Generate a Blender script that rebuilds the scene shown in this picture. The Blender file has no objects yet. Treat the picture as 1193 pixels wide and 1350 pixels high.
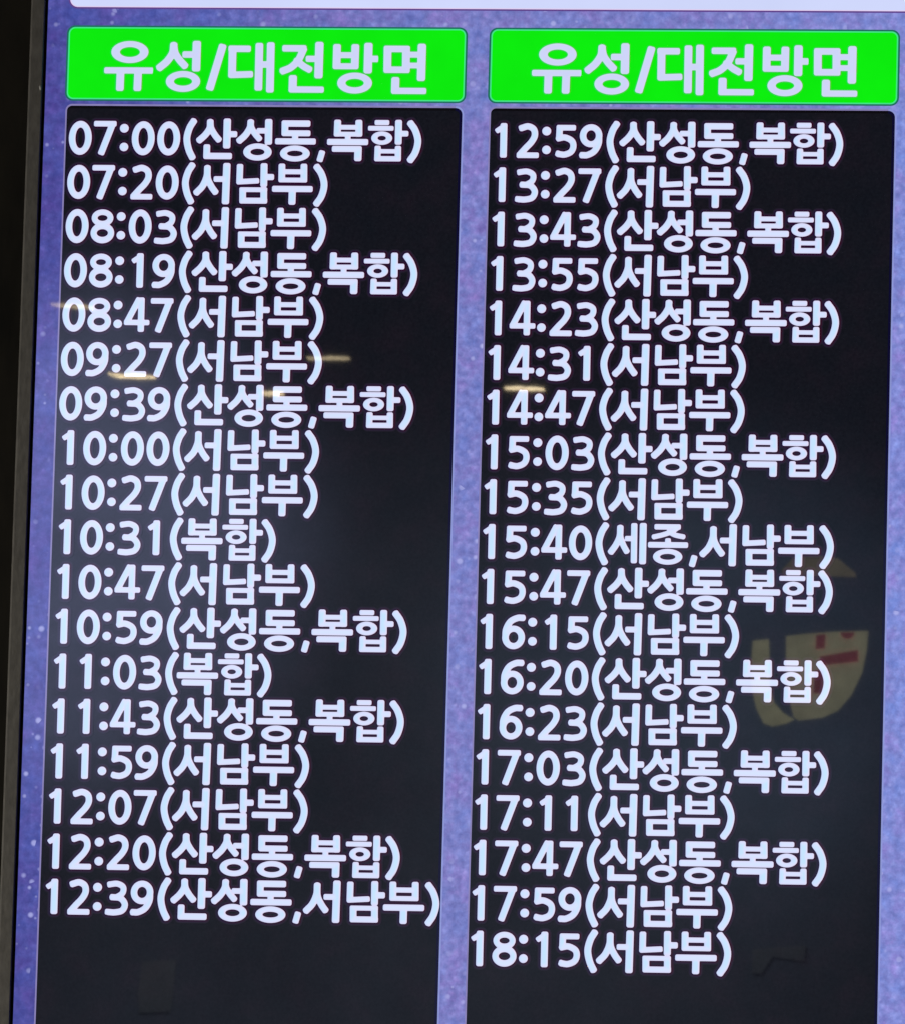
# -*- coding: utf-8 -*-
import bpy, math, random
import numpy as np
from mathutils import Vector, Matrix

# ------------------------------------------------------------------ camera, light, exposure
scene = bpy.context.scene
COL = scene.collection
S = 0.5e-3            # metres per display unit (one unit is roughly one photo pixel)
ZC = 2.30             # height of the picture centre on the display above the floor


def W(u, v, out=0.0):
    """display coordinates (u right, v down, out towards the viewer in mm) -> world"""
    return Vector((u * S, -out * 0.001, ZC - v * S))


F_PX = 12000.0
R = [[0.9947948, -0.02698726, 0.09825983],
     [0.01087464, 0.98690132, 0.16095817],
     [-0.10131658, -0.15905181, 0.98205778]]


def plane_to_world(a):
    return Vector((a[0], a[2], -a[1]))


RIGHT, DOWN, FWD = (plane_to_world(r) for r in R)
CAM = Vector((1215.79894 * S, -11784.6933 * S, ZC - 1908.62168 * S))
cam_data = bpy.data.cameras.new("camera")
cam = bpy.data.objects.new("camera", cam_data)
COL.objects.link(cam)
cam.matrix_world = Matrix((
    (RIGHT.x, -DOWN.x, -FWD.x, CAM.x),
    (RIGHT.y, -DOWN.y, -FWD.y, CAM.y),
    (RIGHT.z, -DOWN.z, -FWD.z, CAM.z),
    (0, 0, 0, 1)))
cam_data.sensor_fit = 'HORIZONTAL'
cam_data.sensor_width = 36.0
cam_data.lens = 36.0 * F_PX / 1193.0
cam_data.clip_start = 0.1
cam_data.clip_end = 200
scene.camera = cam

world = bpy.data.worlds.new("World")
scene.world = world
world.use_nodes = True
world.node_tree.nodes['Background'].inputs[0].default_value = (0.55, 0.6, 0.7, 1)
world.node_tree.nodes['Background'].inputs[1].default_value = 0.02

scene.view_settings.view_transform = 'Standard'
scene.view_settings.look = 'None'
scene.view_settings.exposure = 0
scene.view_settings.gamma = 1


def mirror(px, py, y):
    """where a thing stands in the hall (at depth y) whose reflection in the display shows at a photo pixel"""
    d = RIGHT * ((px - 596.5) / F_PX) + DOWN * ((py - 675.0) / F_PX) + FWD
    t0 = -CAM.y / d.y
    hit = CAM + d * t0
    t1 = -y / d.y
    return Vector((hit.x + d.x * t1, y, hit.z + d.z * t1))


def area(name, loc, target, size, power, col, spread=180, sizey=None):
    l = bpy.data.lights.new(name, 'AREA')
    l.energy = power
    l.color = col
    l.size = size
    if sizey:
        l.shape = 'RECTANGLE'
        l.size_y = sizey
    l.spread = math.radians(spread)
    o = bpy.data.objects.new(name, l)
    COL.objects.link(o)
    o.location = loc
    o.rotation_euler = (Vector(target) - Vector(loc)).to_track_quat('-Z', 'Y').to_euler()
    return o


area("bezel_fill", (-1.9, -1.3, 0.7), (-0.3, 0, 2.0), 0.8, 60, (1.0, 0.97, 0.90))  # fill lamp added low beside the display to grade the bezel's brightness
FAR = -12.0


def spot(name, px, py, power, col, deg, blend=1.0):
    tgt = mirror(px, py, FAR)
    l = bpy.data.lights.new(name, 'SPOT')
    l.energy = power
    l.color = col
    l.spot_size = math.radians(deg)
    l.spot_blend = blend
    l.shadow_soft_size = 0.1
    o = bpy.data.objects.new(name, l)
    COL.objects.link(o)
    o.location = (tgt.x, FAR + 3.0, tgt.z + 0.6)
    o.rotation_euler = (tgt - o.location).to_track_quat('-Z', 'Y').to_euler()


spot("haze_spot", 50, 700, 3100, (0.50, 0.58, 1.0), 24)  # unseen spots added to light the far wall for its mirrored haze
spot("haze_spot", 930, 880, 640, (0.42, 0.62, 1.0), 22)
spot("haze_spot", 560, 1180, 380, (0.58, 0.72, 1.0), 44)


# ------------------------------------------------------------------ colours and materials
def lin(c):
    out = []
    for x in c:
        x /= 255.0
        out.append(x / 12.92 if x <= 0.04045 else ((x + 0.055) / 1.055) ** 2.4)
    return tuple(out) + (1.0,)


def new_mat(name):
    m = bpy.data.materials.new(name)
    m.use_nodes = True
    nt = m.node_tree
    return m, nt, nt.nodes['Principled BSDF'], nt.nodes, nt.links


def screen_bsdf(b, rough=0.011):
    b.inputs['Base Color'].default_value = (0.004, 0.004, 0.004, 1)
    b.inputs['Roughness'].default_value = rough
    b.inputs['IOR'].default_value = 1.5
    b.inputs['Emission Strength'].default_value = 1.0


def ramp(nodes, stops):
    r = nodes.new('ShaderNodeValToRGB')
    el = r.color_ramp.elements
    el[0].position, el[0].color = stops[0]
    el[1].position, el[1].color = stops[-1]
    for p, c in stops[1:-1]:
        e = el.new(p)
        e.color = c
    return r


def noise(nodes, links, coord, scale, detail=3, rough=0.55):
    n = nodes.new('ShaderNodeTexNoise')
    n.inputs['Scale'].default_value = scale
    n.inputs['Detail'].default_value = detail
    n.inputs['Roughness'].default_value = rough
    links.new(coord, n.inputs['Vector'])
    return n


def mixc(nodes, links, mode, fac, a, b):
    m = nodes.new('ShaderNodeMix')
    m.data_type = 'RGBA'
    m.blend_type = mode
    m.clamp_result = False
    for sock, val in ((m.inputs[0], fac), (m.inputs[6], a), (m.inputs[7], b)):
        if hasattr(val, 'is_output'):
            links.new(val, sock)
        else:
            sock.default_value = val
    return m.outputs[2]


def mathn(nodes, links, op, a, b=0.0, c=None, clamp=False):
    m = nodes.new('ShaderNodeMath')
    m.operation = op
    m.use_clamp = clamp
    for i, val in enumerate((a, b, c)):
        if val is None:
            continue
        if hasattr(val, 'is_output'):
            links.new(val, m.inputs[i])
        else:
            m.inputs[i].default_value = val
    return m.outputs[0]


def display_coord(nodes, links):
    """object coordinates of the picture, in display units"""
    tc = nodes.new('ShaderNodeTexCoord')
    mp = nodes.new('ShaderNodeMapping')
    mp.inputs['Scale'].default_value = (1 / S, 1 / S, 1 / S)
    links.new(tc.outputs['Object'], mp.inputs['Vector'])
    return mp.outputs['Vector']


# backdrop picture: blue-violet sparkling stone
M_BACK, nt, b, N, L = new_mat('backdrop_picture')
screen_bsdf(b)
co = display_coord(N, L)
sep = N.new('ShaderNodeSeparateXYZ')
L.new(co, sep.inputs[0])
n_big = noise(N, L, co, 0.012, 2)
n_hue = noise(N, L, co, 0.028, 4, 0.65)
n_mid = noise(N, L, co, 0.085, 4, 0.55)
n_fine = noise(N, L, co, 0.33, 3, 0.6)
fx = mathn(N, L, 'MULTIPLY_ADD', sep.outputs['X'], 1 / 1200.0, 0.48, clamp=True)
fx = mathn(N, L, 'ADD', fx, mathn(N, L, 'MULTIPLY_ADD', n_big.outputs[0], 0.3, -0.15), clamp=True)
base = ramp(N, [(0.0, lin((76, 76, 154))), (0.12, lin((86, 91, 170))), (0.45, lin((124, 127, 196))),
                (0.75, lin((126, 130, 200))), (1.0, lin((132, 140, 212)))])
L.new(fx, base.inputs[0])
huer = ramp(N, [(0.30, (0.80, 1.0, 1.06, 1)), (0.5, (1, 1, 1, 1)), (0.70, (1.22, 0.88, 0.98, 1))])
L.new(n_hue.outputs[0], huer.inputs[0])
c = mixc(N, L, 'MULTIPLY', 1.0, base.outputs[0], huer.outputs[0])
lumr = ramp(N, [(0.32, (0.76, 0.77, 0.82, 1)), (0.5, (1, 1, 1, 1)), (0.70, (1.32, 1.30, 1.22, 1))])
L.new(n_mid.outputs[0], lumr.inputs[0])
c = mixc(N, L, 'MULTIPLY', 1.0, c, lumr.outputs[0])
finer = ramp(N, [(0.3, (0.92, 0.92, 0.93, 1)), (0.7, (1.08, 1.08, 1.07, 1))])
L.new(n_fine.outputs[0], finer.inputs[0])
c = mixc(N, L, 'MULTIPLY', 1.0, c, finer.outputs[0])
vg = N.new('ShaderNodeTexVoronoi')
vg.inputs['Scale'].default_value = 0.10
L.new(mixc(N, L, 'ADD', 1.0, co, mixc(N, L, 'MULTIPLY', 1.0, n_mid.outputs['Color'], (9, 9, 9, 1))), vg.inputs['Vector'])
gr = ramp(N, [(0.05, (1.20, 1.19, 1.12, 1)), (0.35, (1.0, 1.0, 1.0, 1)), (0.75, (0.90, 0.90, 0.94, 1))])
L.new(vg.outputs['Distance'], gr.inputs[0])
c = mixc(N, L, 'MULTIPLY', 1.0, c, gr.outputs[0])
# sparkles: small bright grains gathered in patches
vor = N.new('ShaderNodeTexVoronoi')
vor.inputs['Scale'].default_value = 0.085
L.new(co, vor.inputs['Vector'])
sepc = N.new('ShaderNodeSeparateColor')
L.new(vor.outputs['Color'], sepc.inputs[0])
rad = mathn(N, L, 'MULTIPLY_ADD', sepc.outputs[0], 0.42, 0.02)
inr = mathn(N, L, 'SUBTRACT', rad, vor.outputs['Distance'])
inr = mathn(N, L, 'MULTIPLY', inr, 4.5, clamp=True)
pick = mathn(N, L, 'GREATER_THAN', sepc.outputs[1], 0.62)
patch = mathn(N, L, 'MULTIPLY_ADD', n_big.outputs[0], 6.0, -2.6, clamp=True)
sp = mathn(N, L, 'MULTIPLY', inr, mathn(N, L, 'MULTIPLY', pick, patch))
c = mixc(N, L, 'MIX', mathn(N, L, 'MULTIPLY', sp, 0.75), c, lin((175, 178, 235)))
vor2 = N.new('ShaderNodeTexVoronoi')
vor2.inputs['Scale'].default_value = 0.019
L.new(co, vor2.inputs['Vector'])
sep2 = N.new('ShaderNodeSeparateColor')
L.new(vor2.outputs['Color'], sep2.inputs[0])
s2 = mathn(N, L, 'MULTIPLY', mathn(N, L, 'SUBTRACT', 0.075, vor2.outputs['Distance']), 22.0, clamp=True)
s2 = mathn(N, L, 'MULTIPLY', s2, mathn(N, L, 'MULTIPLY_ADD', sep2.outputs[0], 1.4, -0.45, clamp=True))
s2 = mathn(N, L, 'MULTIPLY', s2, 0.75)
c = mixc(N, L, 'MIX', s2, c, lin((205, 205, 248)))
L.new(c, b.inputs['Emission Color'])

# black field of the timetable
BLACK = lin((17, 17, 21))
M_PANEL, nt, b, N, L = new_mat('timetable_black')
screen_bsdf(b)
co = display_coord(N, L)
n1 = noise(N, L, co, 0.02, 4, 0.6)
n2 = noise(N, L, co, 0.25, 2, 0.6)
pr = ramp(N, [(0.3, lin((15, 18, 26))), (0.5, lin((18, 19, 27))), (0.7, lin((23, 20, 29)))])
L.new(n1.outputs[0], pr.inputs[0])
pf = ramp(N, [(0.25, (0.75, 0.75, 0.8, 1)), (0.75, (1.25, 1.25, 1.2, 1))])
L.new(n2.outputs[0], pf.inputs[0])
L.new(mixc(N, L, 'MULTIPLY', 1.0, pr.outputs[0], pf.outputs[0]), b.inputs['Emission Color'])


def attr_mat(name, edge_l, edge_r, core, core_v):
    """lettering: colour from the 'tint' attribute (x: side of the stroke, y: depth)"""
    m, nt, b, N, L = new_mat(name)
    screen_bsdf(b)
    at = N.new('ShaderNodeAttribute')
    at.attribute_name = 'tint'
    s = N.new('ShaderNodeSeparateColor')
    L.new(at.outputs['Color'], s.inputs[0])
    side = mixc(N, L, 'MIX', s.outputs[0], lin(edge_l), lin(edge_r))
    mid = mixc(N, L, 'MIX', s.outputs[2], lin(core), lin(core_v))
    col = mixc(N, L, 'MIX', s.outputs[1], side, mid)
    L.new(col, b.inputs['Emission Color'])
    return m


M_TEXT = attr_mat('lettering_white', (204, 216, 252), (232, 220, 246), (214, 226, 255), (194, 228, 255))  # lens colour fringing painted into the left and right stroke sides
M_HALO = attr_mat('lettering_halo', (26, 12, 52), (52, 8, 32), (36, 30, 48), (22, 20, 28))  # camera fringe and glare round the letters, painted as emission
M_HTEXT = attr_mat('header_lettering', (196, 226, 238), (216, 212, 244), (206, 212, 248), (206, 214, 250))
M_HEAD_HALO = attr_mat('header_lettering_halo', (40, 200, 110), (90, 190, 40), (12, 236, 14), (12, 236, 14))  # colour fringe round the header letters, painted over the green


def flat_mat(name, col, var=0.04, scale=0.02, rough=0.011):
    m, nt, b, N, L = new_mat(name)
    screen_bsdf(b, rough)
    co = display_coord(N, L)
    n = noise(N, L, co, scale, 3)
    r = ramp(N, [(0.3, (1 - var, 1 - var, 1 - var, 1)), (0.7, (1 + var, 1 + var, 1 + var, 1))])
    L.new(n.outputs[0], r.inputs[0])
    L.new(mixc(N, L, 'MULTIPLY', 1.0, lin(col), r.outputs[0]), b.inputs['Emission Color'])
    return m


M_GREEN = flat_mat('header_green', (10, 236, 12), 0.05, 0.01)
M_GREENEDGE = flat_mat('header_rim_mint', (70, 225, 140))
M_GREENDARK = flat_mat('header_rim_dark', (28, 108, 92))
M_TITLE = flat_mat('title_white', (208, 216, 252), 0.03, 0.006)
M_TITLEEDGE = flat_mat('title_rim', (226, 206, 240))
M_TITLEDARK = flat_mat('title_rim_dark', (96, 66, 138))
M_RIM = flat_mat('field_rim_pale', (140, 150, 212), 0.1, 0.05)
M_RIMPINK = flat_mat('field_rim_rose', (136, 128, 180), 0.1, 0.05)
M_RIMDARK = flat_mat('field_rim_navy', (10, 8, 44), 0.1, 0.05)
M_RIMBLACK = flat_mat('field_rim_black', (10, 8, 14), 0.1, 0.05)


def surf_mat(name, col, rough, bump=0.0, scale=60.0, var=0.15, metal=0.0, stretch=(1, 1, 1)):
    m, nt, b, N, L = new_mat(name)
    tc = N.new('ShaderNodeTexCoord')
    mp = N.new('ShaderNodeMapping')
    mp.inputs['Scale'].default_value = stretch
    L.new(tc.outputs['Object'], mp.inputs['Vector'])
    n = noise(N, L, mp.outputs['Vector'], scale, 5, 0.65)
    r = ramp(N, [(0.3, tuple(x * (1 - var) for x in col) + (1,)), (0.7, tuple(x * (1 + var) for x in col) + (1,))])
    L.new(n.outputs[0], r.inputs[0])
    L.new(r.outputs[0], b.inputs['Base Color'])
    b.inputs['Roughness'].default_value = rough
    b.inputs['Metallic'].default_value = metal
    if bump:
        bp = N.new('ShaderNodeBump')
        bp.inputs['Strength'].default_value = bump
        bp.inputs['Distance'].default_value = 0.0006
        L.new(n.outputs[0], bp.inputs['Height'])
        L.new(bp.outputs[0], b.inputs['Normal'])
    return m


M_BEZEL = surf_mat('bezel_grey', (0.098, 0.090, 0.078), 0.5, 0.5, 260, 0.28, stretch=(1, 1, 0.35))
M_GAP = surf_mat('gap_black', (0.004, 0.004, 0.010), 0.6)
M_CASE = surf_mat('case_black', (0.02, 0.02, 0.02), 0.6)
M_WALL = surf_mat('dark_wall', (0.0065, 0.0052, 0.0032), 0.85, 0.6, 34, 0.6, stretch=(1, 1, 0.3))
M_FAR = surf_mat('far_wall_paint', (0.32, 0.32, 0.31), 0.9, 0.0, 1.6, 0.45)
M_SPECK = surf_mat('speck_grey', (0.32, 0.31, 0.29), 0.5)


# ------------------------------------------------------------------ mesh helpers
def link_mesh(name, verts, faces, mat, parent=None, mats=None, midx=None):
    me = bpy.data.meshes.new(name)
    me.from_pydata([tuple(v) for v in verts], [], faces)
    for m in (mats or [mat]):
        me.materials.append(m)
    if midx:
        me.polygons.foreach_set('material_index', midx)
    me.update()
    o = bpy.data.objects.new(name, me)
    COL.objects.link(o)
    if parent:
        o.parent = parent
    return o


def box_data(x0, x1, y0, y1, z0, z1):
    v = [(x0, y0, z0), (x1, y0, z0), (x1, y1, z0), (x0, y1, z0), (x0, y0, z1), (x1, y0, z1), (x1, y1, z1), (x0, y1, z1)]
    f = [(0, 3, 2, 1), (4, 5, 6, 7), (0, 1, 5, 4), (1, 2, 6, 5), (2, 3, 7, 6), (3, 0, 4, 7)]
    return v, f


def round_rect(u0, u1, v0, v1, rads, seg=8):
    """outline, radii order: top-left, top-right, bottom-right, bottom-left"""
    pts = []
    for (cu, cv, sx, sy, a0), r in zip(((u0, v0, 1, 1, 180), (u1, v0, -1, 1, 270), (u1, v1, -1, -1, 0), (u0, v1, 1, -1, 90)), rads):
        cx, cy = cu + sx * r, cv + sy * r
        for k in range(seg + 1):
            a = math.radians(a0 + 90.0 * k / seg)
            pts.append((cx + r * math.cos(a), cy + r * math.sin(a)))
    return pts


def slab(name, outline, out, thick, mat, parent):
    """thin raised sheet with an n-gon front and side walls"""
    n = len(outline)
    v = [W(u, w, out) for u, w in outline] + [W(u, w, out - thick) for u, w in outline]
    f = [tuple(reversed(range(n)))] + [(i, (i + 1) % n, n + (i + 1) % n, n + i) for i in range(n)]
    return link_mesh(name, v, f, mat, parent)


def ring(name, outlines, mats, out, parent):
    """nested outlines (outermost first): one band between each pair"""
    n = len(outlines[0])
    v, f, mi = [], [], []
    for o in outlines:
        v += [W(u, w, out) for u, w in o]
    for k in range(len(outlines) - 1):
        for i in range(n):
            a, bb = k * n + i, k * n + (i + 1) % n
            f.append((a, a + n, bb + n, bb))
            seg = outlines[k]
            m = mats[k]
            if isinstance(m, tuple):
                u = (seg[i][0] + seg[(i + 1) % n][0]) / 2
                um = (min(p[0] for p in seg) + max(p[0] for p in seg)) / 2
                m = m[0] if u < um else m[1]
            mi.append(m)
    used = sorted(set(mi), key=lambda m: m.name)
    return link_mesh(name, v, f, None, parent, used, [used.index(m) for m in mi])


# ------------------------------------------------------------------ glyphs drawn as strokes
# strokes in tracing pixels: ('L', x0,y0,x1,y1,w) flat-ended bar, ('C', [points], w) curved bar,
# ('E', cx,cy,RX,RY,rx,ry) oval ring, ('D', cx,cy,r) dot
GL = {}


def glyph(ch, x0, base, px, strokes, lean=0.03):
    def q(x, y):
        return ((x - lean * (base - y) + (4.5 if lean else 0) - x0) * px, (y - base) * px)
    out = []
    for s in strokes:
        if s[0] == 'L':
            out.append(('L', q(s[1], s[2]), q(s[3], s[4]), s[5] * px / 2))
        elif s[0] == 'C':
            P = [q(*p) for p in s[1]]
            P = [(2 * P[0][0] - P[1][0], 2 * P[0][1] - P[1][1])] + P + [(2 * P[-1][0] - P[-2][0], 2 * P[-1][1] - P[-2][1])]
            pts = []
            for i in range(1, len(P) - 2):
                for k in range(6):
                    t = k / 6
                    pts.append(tuple(0.5 * (2 * P[i][a] + (P[i + 1][a] - P[i - 1][a]) * t
                                            + (2 * P[i - 1][a] - 5 * P[i][a] + 4 * P[i + 1][a] - P[i + 2][a]) * t * t
                                            + (3 * P[i][a] - P[i - 1][a] - 3 * P[i + 1][a] + P[i + 2][a]) * t ** 3) for a in (0, 1)))
            pts.append(P[-2])
            out.append(('C', pts, s[2] * px / 2))
        elif s[0] == 'E':
            out.append(('E', q(s[1], s[2]), s[3] * px, s[4] * px, s[5] * px, s[6] * px))
        else:
            out.append(('D', q(s[1], s[2]), s[3] * px))
    GL[ch] = out


A = 1.016 / 6.628
glyph('(', 7, 362, A, [('C', [(112, 62), (80, 115), (57, 190), (57, 250), (74, 320), (100, 376)], 61)])
glyph('산', 127, 362, A, [('C', [(259, 66), (254, 120), (216, 178), (166, 225)], 60), ('C', [(259, 66), (266, 120), (298, 178), (330, 218)], 58),
                        ('L', 409, 32, 402, 300, 66), ('L', 408, 172, 496, 172, 56), ('L', 230, 262, 226, 392, 60), ('L', 198, 366, 450, 366, 58)])
glyph('성', 477, 362, A, [('C', [(612, 66), (605, 115), (566, 178), (516, 226)], 60), ('C', [(612, 66), (618, 112), (648, 165), (684, 208)], 55),
                        ('L', 770, 34, 766, 264, 66), ('L', 663, 140, 770, 140, 50), ('E', 671, 328, 125, 77, 61, 28)])
glyph('동', 826, 362, A, [('L', 880, 74, 1133, 74, 58), ('L', 910, 45, 908, 186, 60), ('L', 882, 160, 1133, 160, 54),
                        ('L', 998, 160, 998, 232, 54), ('L', 822, 232, 1180, 232, 56), ('E', 996, 339, 131, 72, 68, 24)])
glyph('서', 127, 749, A, [('C', [(247, 470), (241, 545), (205, 628), (154, 684)], 60), ('C', [(247, 470), (250, 560), (282, 632), (314, 678)], 58),
                        ('L', 418, 422, 404, 790, 66), ('L', 300, 566, 415, 566, 52)])
glyph('남', 477, 749, A, [('L', 532, 430, 526, 612, 58), ('L', 500, 590, 700, 578, 50), ('L', 742, 422, 738, 634, 62),
                        ('L', 742, 545, 830, 545, 56), ('L', 525, 658, 770, 658, 44), ('L', 525, 755, 770, 755, 54),
                        ('L', 555, 638, 554, 782, 60), ('L', 739, 638, 738, 782, 60)])
glyph('부', 826, 749, A, [('L', 896, 424, 893, 592, 60), ('L', 1088, 424, 1087, 592, 60), ('L', 880, 497, 1110, 497, 46),
                        ('L', 866, 570, 1117, 570, 44), ('L', 808, 649, 1165, 649, 56), ('L', 987, 640, 982, 790, 64)])
glyph('복', 217, 370, A, [('L', 308, 44, 302, 196, 62), ('L', 492, 44, 492, 196, 62), ('L', 290, 112, 510, 112, 44),
                        ('L', 273, 173, 522, 173, 44), ('L', 395, 175, 395, 240, 50), ('L', 213, 242, 574, 242, 56),
                        ('L', 255, 304, 518, 304, 54), ('L', 486, 280, 481, 412, 66)])
glyph('합', 567, 370, A, [('L', 628, 68, 757, 68, 46), ('L', 570, 119, 795, 119, 44), ('E', 690, 206, 92, 60, 36, 20),
                        ('L', 838, 42, 833, 264, 62), ('L', 838, 165, 924, 165, 52), ('L', 656, 272, 650, 412, 56),
                        ('L', 832, 272, 830, 412, 56), ('L', 640, 322, 845, 322, 40), ('L', 624, 388, 858, 388, 48)])
glyph(')', 916, 370, A, [('C', [(941, 76), (977, 130), (1000, 203), (999, 265), (976, 338), (938, 395)], 61)])
glyph(',', 115, 370, A, [('L', 176, 318, 146, 420, 56)])
B3 = 1.008 / 6.628
glyph('세', 127, 349, B3, [('C', [(240, 64), (234, 140), (202, 212), (160, 272)], 58), ('C', [(240, 64), (241, 145), (265, 215), (292, 266)], 54),
                         ('L', 278, 157, 360, 157, 48), ('L', 362, 20, 355, 374, 56), ('L', 440, 18, 430, 382, 62)])
glyph('종', 477, 350, B3, [('L', 537, 52, 768, 52, 50), ('C', [(742, 56), (690, 92), (615, 120), (535, 140)], 46),
                         ('C', [(665, 95), (715, 122), (785, 137)], 46), ('L', 655, 150, 655, 208, 52), ('L', 480, 210, 830, 210, 52),
                         ('E', 651, 314, 128, 70, 66, 25)])
B5 = 1.0075 / 6.628
glyph('1', 27, 703, B5, [('L', 156, 395, 148, 705, 62), ('L', 168, 416, 84, 474, 48)])
glyph('6', 255, 703, B5, [('E', 366, 600, 100, 104, 41, 48), ('C', [(296, 605), (302, 530), (340, 462), (400, 430), (445, 428)], 58), ('L', 405, 427, 463, 429, 56)])
glyph('2', 578, 703, B5, [('C', [(640, 438), (694, 424), (742, 450), (751, 505), (722, 562), (668, 620), (622, 672)], 58),
                         ('L', 612, 446, 650, 434, 54), ('L', 590, 681, 786, 681, 52)])
glyph('0', 807, 703, B5, [('E', 920, 553, 102, 153, 42, 92)])
glyph(':', 486, 703, B5, [('D', 538, 465, 40), ('D', 535, 632, 39)])
glyph('5', 819, 300, B5, [('L', 850, 31, 1022, 31, 52), ('L', 880, 6, 872, 150, 58), ('C', [(870, 126), (925, 118), (984, 148), (997, 198), (975, 246), (920, 270), (870, 266)], 56),
                         ('L', 840, 255, 885, 268, 54)])
B8 = 1.003 / 6.628
glyph('7', 139, 690, B8, [('L', 147, 411, 350, 411, 52), ('L', 322, 392, 206, 692, 60)])
glyph('9', 700, 690, B8, [('E', 809, 490, 100, 104, 41, 48), ('C', [(879, 485), (874, 560), (836, 628), (776, 662), (730, 664)], 58), ('L', 770, 664, 710, 662, 56)])
glyph('4', 486, 298, B8, [('L', 640, -12, 632, 298, 58), ('L', 482, 213, 710, 213, 50), ('L', 624, -8, 506, 216, 56)])
glyph('3', 587, 812, 1.016 / 4.772, [('C', [(625, 622), (670, 618), (706, 638), (702, 676), (665, 701), (640, 702)], 38),
                                     ('C', [(640, 702), (690, 708), (717, 745), (700, 784), (655, 796), (620, 795)], 40),
                                     ('L', 606, 626, 640, 620, 38), ('L', 592, 792, 640, 796, 38)])
glyph('8', 187, 812, 1.016 / 4.772, [('E', 266, 652, 69, 55, 31, 18), ('E', 265, 748, 75, 66, 35, 24)])
HB = 1.018 / 5.187
glyph('h유', 44, 391, HB, [('E', 215, 159, 128, 77, 68, 34), ('L', 38, 287, 385, 287, 44), ('L', 151, 287, 146, 430, 54), ('L', 272, 287, 266, 430, 54)])
glyph('h성', 393, 391, HB, [('C', [(516, 112), (508, 165), (470, 222), (422, 264)], 52), ('C', [(516, 112), (526, 165), (556, 212), (590, 250)], 50),
                          ('L', 675, 78, 669, 292, 58), ('L', 575, 174, 672, 174, 46), ('E', 580, 361, 118, 73, 62, 29)])
glyph('h/', 742, 391, HB, [('L', 856, 100, 760, 422, 54)])
glyph('h대', 884, 391, HB, [('L', 890, 132, 1045, 132, 46), ('L', 920, 110, 915, 335, 54), ('L', 895, 314, 1060, 308, 46),
                          ('L', 1103, 90, 1095, 422, 54), ('L', 1181, 85, 1174, 435, 54), ('L', 1103, 240, 1175, 240, 46)])
glyph('h전', 92, 394, HB, [('L', 118, 130, 285, 130, 46), ('C', [(262, 140), (228, 212), (178, 262), (124, 286)], 50),
                         ('C', [(218, 216), (262, 252), (300, 274)], 48), ('L', 373, 83, 365, 338, 58), ('L', 278, 202, 370, 202, 44),
                         ('L', 192, 315, 188, 437, 56), ('L', 166, 415, 403, 415, 44)])
glyph('h방', 440, 394, HB, [('L', 493, 98, 488, 273, 54), ('L', 618, 98, 612, 273, 54), ('L', 480, 175, 630, 175, 42),
                          ('L', 465, 252, 638, 252, 42), ('L', 707, 88, 701, 302, 58), ('L', 706, 200, 790, 200, 46), ('E', 612, 368, 119, 73, 62, 29)])
glyph('h면', 788, 395, HB, [('L', 810, 131, 990, 131, 46), ('L', 809, 275, 988, 275, 46), ('L', 837, 109, 834, 298, 54),
                          ('L', 963, 109, 960, 298, 54), ('L', 1071, 93, 1063, 353, 58), ('L', 970, 170, 1065, 170, 42),
                          ('L', 970, 245, 1062, 245, 40), ('L', 890, 325, 886, 443, 56), ('L', 864, 421, 1100, 421, 44)])

ADV = {':': 16.2, '(': 18.5, ')': 22.0, ',': 15.8}
for d in '0123456789':
    ADV[d] = 34.25
STEP = 0.7


def box_sd(X, Y, a, bb, hw):
    ax, ay = a
    dx, dy = bb[0] - ax, bb[1] - ay
    ln = math.hypot(dx, dy)
    ex, ey = dx / ln, dy / ln
    mx, my = ax + dx / 2, ay + dy / 2
    qx = np.abs((X - mx) * ex + (Y - my) * ey) - ln / 2
    qy = np.abs(-(X - mx) * ey + (Y - my) * ex) - hw
    r = 0.58 * hw
    qx, qy = qx + r, qy + r
    return np.hypot(np.maximum(qx, 0), np.maximum(qy, 0)) + np.minimum(np.maximum(qx, qy), 0) - r


def ell(X, Y, c, rx, ry):
    x, y = X - c[0], Y - c[1]
    k0 = np.sqrt((x / rx) ** 2 + (y / ry) ** 2)
    k1 = np.sqrt((x / rx ** 2) ** 2 + (y / ry ** 2) ** 2) + 1e-9
    return k0 * (k0 - 1) / k1


def glyph_sd(ch, X, Y):
    d = np.full(X.shape, 99.0)
    for s in GL[ch]:
        if s[0] == 'L':
            e = box_sd(X, Y, s[1], s[2], s[3])
        elif s[0] == 'C':
            e = np.full(X.shape, 99.0)
            p = s[1]
            for i in range(len(p) - 1):
                ax, ay = p[i]
                dx, dy = p[i + 1][0] - ax, p[i + 1][1] - ay
                t = np.clip(((X - ax) * dx + (Y - ay) * dy) / (dx * dx + dy * dy + 1e-9), 0, 1)
                e = np.minimum(e, np.hypot(X - ax - t * dx, Y - ay - t * dy) - s[2])
            # squarer stroke ends: a short flat-ended piece at both ends
            for a, c2 in ((p[2], p[0]), (p[-3], p[-1])):
                dx, dy = c2[0] - a[0], c2[1] - a[1]
                ln = math.hypot(dx, dy)
                tip = (c2[0] + dx / ln * s[2] * 0.86, c2[1] + dy / ln * s[2] * 0.86)
                e = np.minimum(e, box_sd(X, Y, a, tip, s[2]))
        elif s[0] == 'E':
            e = np.maximum(ell(X, Y, s[1], s[2], s[3]), -ell(X, Y, s[1], s[4], s[5]))
        else:
            e = np.hypot(X - s[1][0], Y - s[1][1]) - s[2]
        d = np.minimum(d, e)
    return d


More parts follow.
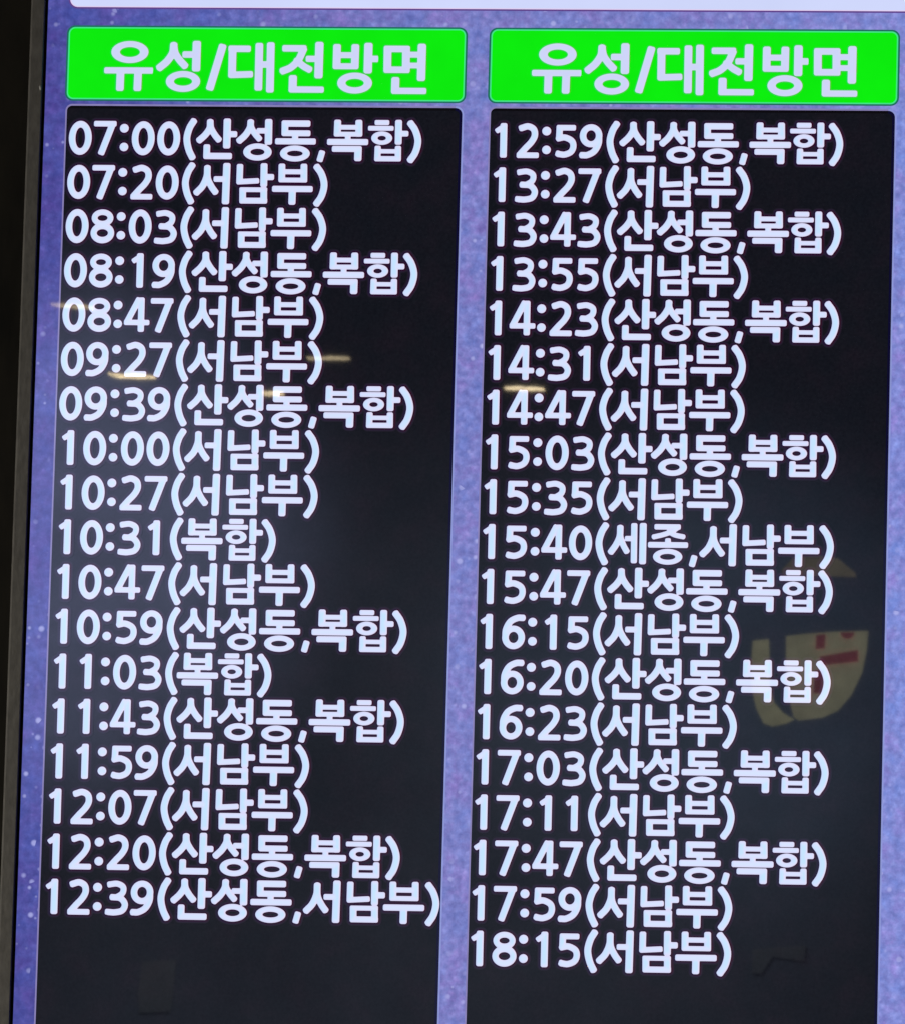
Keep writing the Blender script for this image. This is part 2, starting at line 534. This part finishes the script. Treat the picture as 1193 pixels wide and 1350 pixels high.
def contour(D, lev, u0, v0, out, tint):
    """filled region D<lev on the grid as polygons; returns verts, faces, tints"""
    D = D - lev
    ins = D < 0
    h, w = D.shape
    verts, tv, idx, faces = [], [], {}, []

    def vtx(key, x, y):
        k = idx.get(key)
        if k is None:
            k = idx[key] = len(verts)
            verts.append(W(u0 + x * STEP, v0 + y * STEP, out))
            xi, yi = min(int(x + 0.5), w - 1), min(int(y + 0.5), h - 1)
            tv.append(tint[yi, xi])
        return k
    cnt = ins[:-1, :-1].astype(int) + ins[1:, :-1] + ins[:-1, 1:] + ins[1:, 1:]
    for j in range(h - 1):
        row = cnt[j]
        nz = np.nonzero(row)[0]
        i_done = -1
        for i in nz:
            if i <= i_done:
                continue
            if row[i] == 4:
                e = i
                while e + 1 < w - 1 and row[e + 1] == 4 and e - i < 2:
                    e += 1
                faces.append((vtx((i, j, 0), i, j), vtx((i, j + 1, 0), i, j + 1), vtx((e + 1, j + 1, 0), e + 1, j + 1), vtx((e + 1, j, 0), e + 1, j)))
                i_done = e
                continue
            cs = ((i, j), (i, j + 1), (i + 1, j + 1), (i + 1, j))
            poly = []
            for k in range(4):
                a, bq = cs[k], cs[(k + 1) % 4]
                da, db = D[a[1], a[0]], D[bq[1], bq[0]]
                if da < 0:
                    poly.append(vtx((a[0], a[1], 0), a[0], a[1]))
                if (da < 0) != (db < 0):
                    lo, hi = (a, bq) if a <= bq else (bq, a)
                    dl, dh = D[lo[1], lo[0]], D[hi[1], hi[0]]
                    t = dl / (dl - dh)
                    key = (lo[0], lo[1], 1 if hi[0] > lo[0] else 2)
                    poly.append(vtx(key, lo[0] + t * (hi[0] - lo[0]), lo[1] + t * (hi[1] - lo[1])))
            if len(poly) >= 3:
                faces.append(tuple(poly))
    return verts, faces, tv


def sstep(x, a, bb):
    t = np.clip((x - a) / (bb - a), 0, 1)
    return t * t * (3 - 2 * t)


def blur(a, k):
    for ax in (0, 1):
        b = np.zeros_like(a)
        for d in range(-k, k + 1):
            b += np.roll(a, d, axis=ax)
        a = b / (2 * k + 1)
    return a


def text_line(name, items, base_v, parent, mats, out_text, out_halo, up=62, dn=14, edge=5.0, fat=-0.12, clip=None):
    """items: (glyph key, origin u). One mesh: lettering plus a painted halo of fringe and glow."""
    ua, ub = items[0][1] - 8, items[-1][1] + 66
    nx, ny = int((ub - ua) / STEP) + 1, int((up + dn) / STEP) + 1
    D = np.full((ny, nx), 30.0)
    for ch, u in items:
        i0 = max(0, int((u - 8 - ua) / STEP))
        i1 = min(nx, int((u + 66 - ua) / STEP))
        X, Y = np.meshgrid(ua + np.arange(i0, i1) * STEP - u, np.arange(ny) * STEP - up)
        D[:, i0:i1] = np.minimum(D[:, i0:i1], glyph_sd(ch, X, Y))
    # soften corners a touch
    P = np.pad(D, 1, mode='edge')
    D = (P[:-2, 1:-1] + P[2:, 1:-1] + P[1:-1, :-2] + P[1:-1, 2:] + 2 * P[1:-1, 1:-1]) / 6 - fat
    gx = np.gradient(D, axis=1) / STEP
    ver = blur(np.abs(gx), 4)
    wgt = blur((np.abs(D) < 6).astype(float), 4) + 1e-6
    ver = sstep(ver / wgt, 0.45, 0.95)
    side = 0.5 + 0.5 * np.clip(gx, -1, 1)
    t1 = np.stack([side, sstep(-D, 0.5, 3.0), ver, D * 0 + 1], -1)
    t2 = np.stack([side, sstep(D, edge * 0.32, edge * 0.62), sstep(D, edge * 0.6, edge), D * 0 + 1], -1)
    V, Fc, T = contour(D, 0.0, ua, base_v - up, out_text, t1)
    n1, f1 = len(V), len(Fc)
    if clip:
        ug = ua + np.arange(nx) * STEP
        D = np.where(((ug < clip[0]) | (ug > clip[1]))[None, :], 30.0, D)
    V2, F2, T2 = contour(D, edge, ua, base_v - up, out_halo, t2)
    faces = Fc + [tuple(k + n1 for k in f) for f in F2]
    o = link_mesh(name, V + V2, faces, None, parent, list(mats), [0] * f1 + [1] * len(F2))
    a = o.data.attributes.new('tint', 'FLOAT_COLOR', 'POINT')
    a.data.foreach_set('color', np.array(T + T2, dtype=np.float32).ravel())
    return o


def lay(s, u, fx=1.0):
    items = []
    for ch in s:
        items.append((ch, u))
        u += ADV[ch] if ch in ADV else 53.8 * fx
    return items


# ------------------------------------------------------------------ the display
def tag(o, label=None, cat=None, group=None, kind=None):
    if label:
        o['label'] = label
    if cat:
        o['category'] = cat
    if group:
        o['group'] = group
    if kind:
        o['kind'] = kind
    return o


UL, UR, VT, VB = -561.4, 660.0, -900.0, 860.0        # lit picture area
root = bpy.data.objects.new('timetable_display', None)
COL.objects.link(root)
tag(root, 'large wall screen listing Korean bus departure times in two black columns under green headers', 'display screen')

# backdrop, gap and frame
link_mesh('screen_backdrop', [W(UL, VT, 0), W(UL, VB, 0), W(UR, VB, 0), W(UR, VT, 0)], [(0, 1, 2, 3)], M_BACK, root)


def frame_profile(name, off0, off1, prof, mat):
    """closed frame round the picture; prof: (fraction across, out) points"""
    v, f = [], []
    m = len(prof)
    for su, sv in ((0, 0), (1, 0), (1, 1), (0, 1)):
        for t, out in prof:
            o = off0 + (off1 - off0) * t
            u = UR + o if su else UL - o
            w = VB + o if sv else VT - o
            v.append(W(u, w, out))
    for c0 in range(4):
        c1 = (c0 + 1) % 4
        for k in range(m - 1):
            f.append((c0 * m + k, c0 * m + k + 1, c1 * m + k + 1, c1 * m + k))
    return link_mesh(name, v, f, mat, root)


frame_profile('inner_gap', 0.0, 6.4, [(0, 0.0), (0.15, -1.2), (1, -1.2)], M_GAP)
fr = frame_profile('bezel', 3.6, 22.0, [(0, -1.2), (0.0, 3.2), (0.05, 3.9), (0.86, 4.4), (0.955, 4.1), (1.0, 3.2), (1.0, -24)], M_BEZEL)
v, f = box_data((UL - 21.5) * S, (UR + 21.5) * S, 0.003, 0.06, ZC - (VB + 21.5) * S, ZC - (VT - 21.5) * S)
link_mesh('housing', v, f, M_CASE, root)
# a small chip in the frame paint
v, f = [], []
c0 = W(-566.8, -567, 4.1)
for k in range(7):
    a = k * math.tau / 7
    v.append(c0 + Vector((math.cos(a) * 0.0009, 0, math.sin(a) * 0.0019 * (1 + 0.3 * math.sin(3 * a)))))
v.append(c0 + Vector((0, -0.0009, 0)))
link_mesh('paint_chip', v, [(k, 7, (k + 1) % 7) for k in range(7)], M_SPECK, root)

# white title panel at the top
o = round_rect(-532, 640, -860, -678.4, (11, 11, 11, 11))
o2 = round_rect(-530.6, 638.6, -858.6, -679.8, (9.6,) * 4)
o3 = round_rect(-534.2, 642.2, -862.2, -676.2, (13.2,) * 4)
title = slab('title_panel', o2, 0.5, 0.45, M_TITLE, root)
ring('title_rim', [o3, o, o2], [M_TITLEDARK, M_TITLEEDGE], 0.45, title)

heads = []
for u0, u1, vt in ((-532.4, 0.6, -651.2), (34.2, 575.6, -651.2)):
    o = round_rect(u0, u1, vt, -552.6, (9, 9, 9, 9))
    oi = round_rect(u0 + 1.8, u1 - 1.8, vt + 1.8, -554.4, (7.4,) * 4)
    oo = round_rect(u0 - 2.4, u1 + 2.4, vt - 2.2, -550.4, (11,) * 4)
    h = slab('header_bar', oi, 0.5, 0.45, M_GREEN, root)
    ring('header_rim', [oo, o, oi], [M_GREENDARK, M_GREENEDGE], 0.45, h)
    heads.append(h)

panels = []
for u0, u1 in ((-531.2, -1.5), (36.4, 573.2)):
    vt, vb = -543.8, 742.0
    o = round_rect(u0, u1, vt, vb, (7, 9, 9, 9))
    oi = round_rect(u0 + 0.4, u1 - 3.6, vt + 3.6, vb - 3, (5, 6, 6, 6))
    oo = round_rect(u0 - 2.0, u1 + 2.2, vt - 2.4, vb + 2.4, (9, 11, 11, 11))
    p = slab('timetable_panel', oi, 0.5, 0.45, M_PANEL, root)
    ring('panel_rim', [oo, o, oi], [(M_RIMPINK, M_RIM), (M_RIMBLACK, M_RIMDARK)], 0.45, p)
    panels.append(p)
heads[0]['label'] = 'green header bar over the earlier departures'
heads[1]['label'] = 'green header bar over the later departures'
panels[0]['label'] = 'black column of morning departure times, 07:00 to 12:39'
panels[1]['label'] = 'black column of afternoon departure times, 12:59 to 18:15'

for h, u in zip(heads, (-482.0, 90.5)):
    it = []
    for k, ch in enumerate('유성/대전방면'):
        off = (0, 68.4, 136.8, 164.8, 233.2, 301.6, 370.0)[k]
        it.append(('h' + ch, u + off))
    text_line('header_lettering', it, -571.6, h, (M_HTEXT, M_HEAD_HALO), 0.9, 0.7, up=70, dn=18, edge=2.4)

SB, SN, BH = '(산성동,복합)', '(서남부)', '(복합)'
LEFT = ['07:00' + SB, '07:20' + SN, '08:03' + SN, '08:19' + SB, '08:47' + SN, '09:27' + SN, '09:39' + SB, '10:00' + SN,
        '10:27' + SN, '10:31' + BH, '10:47' + SN, '10:59' + SB, '11:03' + BH, '11:43' + SB, '11:59' + SN, '12:07' + SN,
        '12:20' + SB, '12:39(산성동,서남부)']
RIGHT_ROWS = ['12:59' + SB, '13:27' + SN, '13:43' + SB, '13:55' + SN, '14:23' + SB, '14:31' + SN, '14:47' + SN, '15:03' + SB,
              '15:35' + SN, '15:40(세종,서남부)', '15:47' + SB, '16:15' + SN, '16:20' + SB, '16:23' + SN, '17:03' + SB,
              '17:11' + SN, '17:47' + SB, '17:59' + SN, '18:15' + SN]
for p, u, rows in ((panels[0], -529.0, LEFT), (panels[1], 35.4, RIGHT_ROWS)):
    for k, s in enumerate(rows):
        fx = 0.984 if u > 0 else 1.0
        o = text_line('text_line', lay(s, u - (0.16 if u > 0 else 0.11) * k, fx), -477.0 + 59.93 * k, p, (M_TEXT, M_HALO), 1.0, 0.65 + 0.12 * (k % 2),
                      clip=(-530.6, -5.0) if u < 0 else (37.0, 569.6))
        o['label'] = 'departure line reading ' + s

# ------------------------------------------------------------------ the wall the display hangs on
v, f = box_data(-6, 6, 0.075, 0.25, 0, 5.2)
tag(link_mesh('wall', v, f, M_WALL), kind='structure')
v, f = box_data(-0.2, 0.2, 0.0605, 0.0745, ZC - 0.3, ZC + 0.3)
link_mesh('wall_bracket', v, f, M_CASE, root)

# ------------------------------------------------------------------ the hall in front, seen only as reflections
v, f = box_data(-9, 7, FAR - 0.2, FAR, 0, 7.0)
tag(link_mesh('far_wall', v, f, M_FAR), kind='structure')
M_FLOOR = surf_mat('hall_floor', (0.09, 0.085, 0.08), 0.5, 0.0, 3, 0.2)
v, f = box_data(-9, 7, FAR, 0.07, -0.1, 0)
tag(link_mesh('floor', v, f, M_FLOOR), kind='structure')


def lit(name, col, strength, var=0.2, scale=30):
    m, nt, b, N, L = new_mat(name)
    tc = N.new('ShaderNodeTexCoord')
    n = noise(N, L, tc.outputs['Object'], scale, 4)
    r = ramp(N, [(0.3, tuple(x * (1 - var) for x in col) + (1,)), (0.7, tuple(x * (1 + var) for x in col) + (1,))])
    L.new(n.outputs[0], r.inputs[0])
    b.inputs['Base Color'].default_value = tuple(col) + (1,)
    L.new(r.outputs[0], b.inputs['Emission Color'])
    b.inputs['Emission Strength'].default_value = strength
    return m


def board(name, px, y, thick, mat, parent=None, ragged=0.0):
    """flat board in the hall facing the display, outline given by where its reflection shows"""
    if ragged:
        rnd = random.Random(len(px) + int(px[0][0]))
        out = []
        for i in range(len(px)):
            a, c = px[i], px[(i + 1) % len(px)]
            for k in range(5):
                t = k / 5
                out.append((a[0] + (c[0] - a[0]) * t, a[1] + (c[1] - a[1]) * t + rnd.uniform(-ragged, ragged)))
        px = out
    n = len(px)
    a = [mirror(x, yy, y) for x, yy in px]
    v = a + [p - Vector((0, thick, 0)) for p in a]
    f = [tuple(range(n)), tuple(reversed(range(n, 2 * n)))] + [(i, (i + 1) % n, n + (i + 1) % n, n + i) for i in range(n)]
    return link_mesh(name, v, f, mat, parent)


M_SIGN = lit('sign_face_yellow', (0.82, 0.80, 0.52), 2.3)
M_RED = lit('sign_red', (0.72, 0.16, 0.20), 1.9)
M_SHADE = lit('lamp_shade_amber', (0.62, 0.55, 0.40), 1.7)
sign = bpy.data.objects.new('hanging_sign', None)
COL.objects.link(sign)
sign.location = (0, 0, 0)
tag(sign, 'backlit yellow sign with red strokes, mirrored faintly in the lower right of the screen', 'sign')
SY = -8.0
board('sign_face', [(1036, 839), (1060, 836), (1100, 833), (1144, 832), (1142, 856), (1136, 886), (1122, 915), (1104, 936), (1084, 945),
                    (1052, 949), (1046, 945), (1042, 930), (1038, 900), (1036, 870)], SY, 0.012, M_SIGN, sign)
board('sign_curve', [(992, 845), (1013, 843), (1014, 880), (1014, 905), (1020, 926), (1032, 940), (1042, 946), (1046, 948), (1036, 953), (1018, 957),
                     (1006, 953), (997, 935), (990, 905), (990, 875)], SY - 0.02, 0.012, M_SIGN, sign)
board('sign_stroke', [(1076, 837.5), (1088, 836.5), (1087, 854.5), (1075, 855.5)], SY + 0.006, 0.006, M_RED, sign)
board('sign_stroke', [(1080, 866), (1131, 857), (1131, 872), (1083, 877)], SY + 0.006, 0.006, M_RED, sign)
board('sign_stroke', [(1074, 884), (1086, 884), (1084, 914), (1072, 914)], SY + 0.006, 0.006, M_RED, sign)
board('sign_dot', [(1108 + 9 * (1 - math.cos(a)), 834 + 8 * math.sin(a)) for a in [k * math.pi / 8 for k in range(9)]], SY + 0.006, 0.006, M_RED, sign)

o = board('lamp_shade', [(1030, 752), (1046, 735), (1080, 733), (1104, 736), (1127, 755)], SY - 0.6, 0.05, M_SHADE)
tag(o, 'dim amber shade above the yellow sign, mirrored beside the 15:47 line', 'lamp')

M_TUBE = lit('lamp_tube_warm', (1.0, 0.80, 0.48), 24, 0.6, 60)
LAMPS = [
    ([(66, 397), (84, 397), (108, 401), (122, 404), (122, 407), (96, 405), (76, 401)], 'warm ceiling tube mirrored left of the 08:47 line', 0.35),
    ([(142, 489), (160, 491), (176, 491), (204, 497), (186, 499), (156, 497), (146, 493)], 'warm ceiling tube mirrored under the colon of the 09:27 line', 0.8),
    ([(404, 470), (430, 468.5), (446, 467), (460, 470), (446, 472.5), (426, 472), (406, 472.5)], 'slim ceiling tube mirrored right of the 09:27 line', 0.3),
    ([(346, 514), (358, 513.5), (373, 516), (373, 520), (352, 520.5), (346, 519)], 'short ceiling tube mirrored in the 09:39 line', 0.75),
    ([(664, 509), (680, 506.8), (698, 508), (716, 511), (715, 514.5), (700, 513), (684, 512)], 'warm ceiling tube mirrored between the 14:31 and 14:47 lines', 0.8),
]
for k, (px, label, st) in enumerate(LAMPS):
    ym = sum(p[1] for p in px) / len(px)
    xm = sum(p[0] for p in px) / len(px)
    tl = 0.03 if k < 2 else 0.0
    px = [(x, ym + (yy - ym - (x - xm) * tl) * 0.38 + (x - xm) * tl) for x, yy in px]
    m = M_TUBE.copy()
    m.node_tree.nodes['Principled BSDF'].inputs['Emission Strength'].default_value = 26 * st
    o = board('ceiling_tube', px, -10.0 - 0.15 * k, 0.03, m, ragged=0.5)
    tag(o, label, 'ceiling light', 'warm ceiling tubes mirrored in the screen')

M_POSTER = surf_mat('poster_paper', (0.54, 0.49, 0.38), 0.8, 0, 12, 0.2)
for px, label in (([(188, 1268), (232, 1266), (228, 1312), (225, 1334), (184, 1336), (182, 1312)], 'pale notice on the far wall mirrored under the 12:39 line'),
                  ([(992, 1252), (1062, 1247), (1060, 1268), (1018, 1262), (1004, 1284), (991, 1284)], 'pale notice on the far wall mirrored right of the 18:15 line')):
    o = board('notice', px, FAR + 0.015, 0.01, M_POSTER)
    tag(o, label, 'notice', 'notices on the far wall')
M_WALL.node_tree.nodes['Principled BSDF'].inputs['Specular IOR Level'].default_value = 0.15
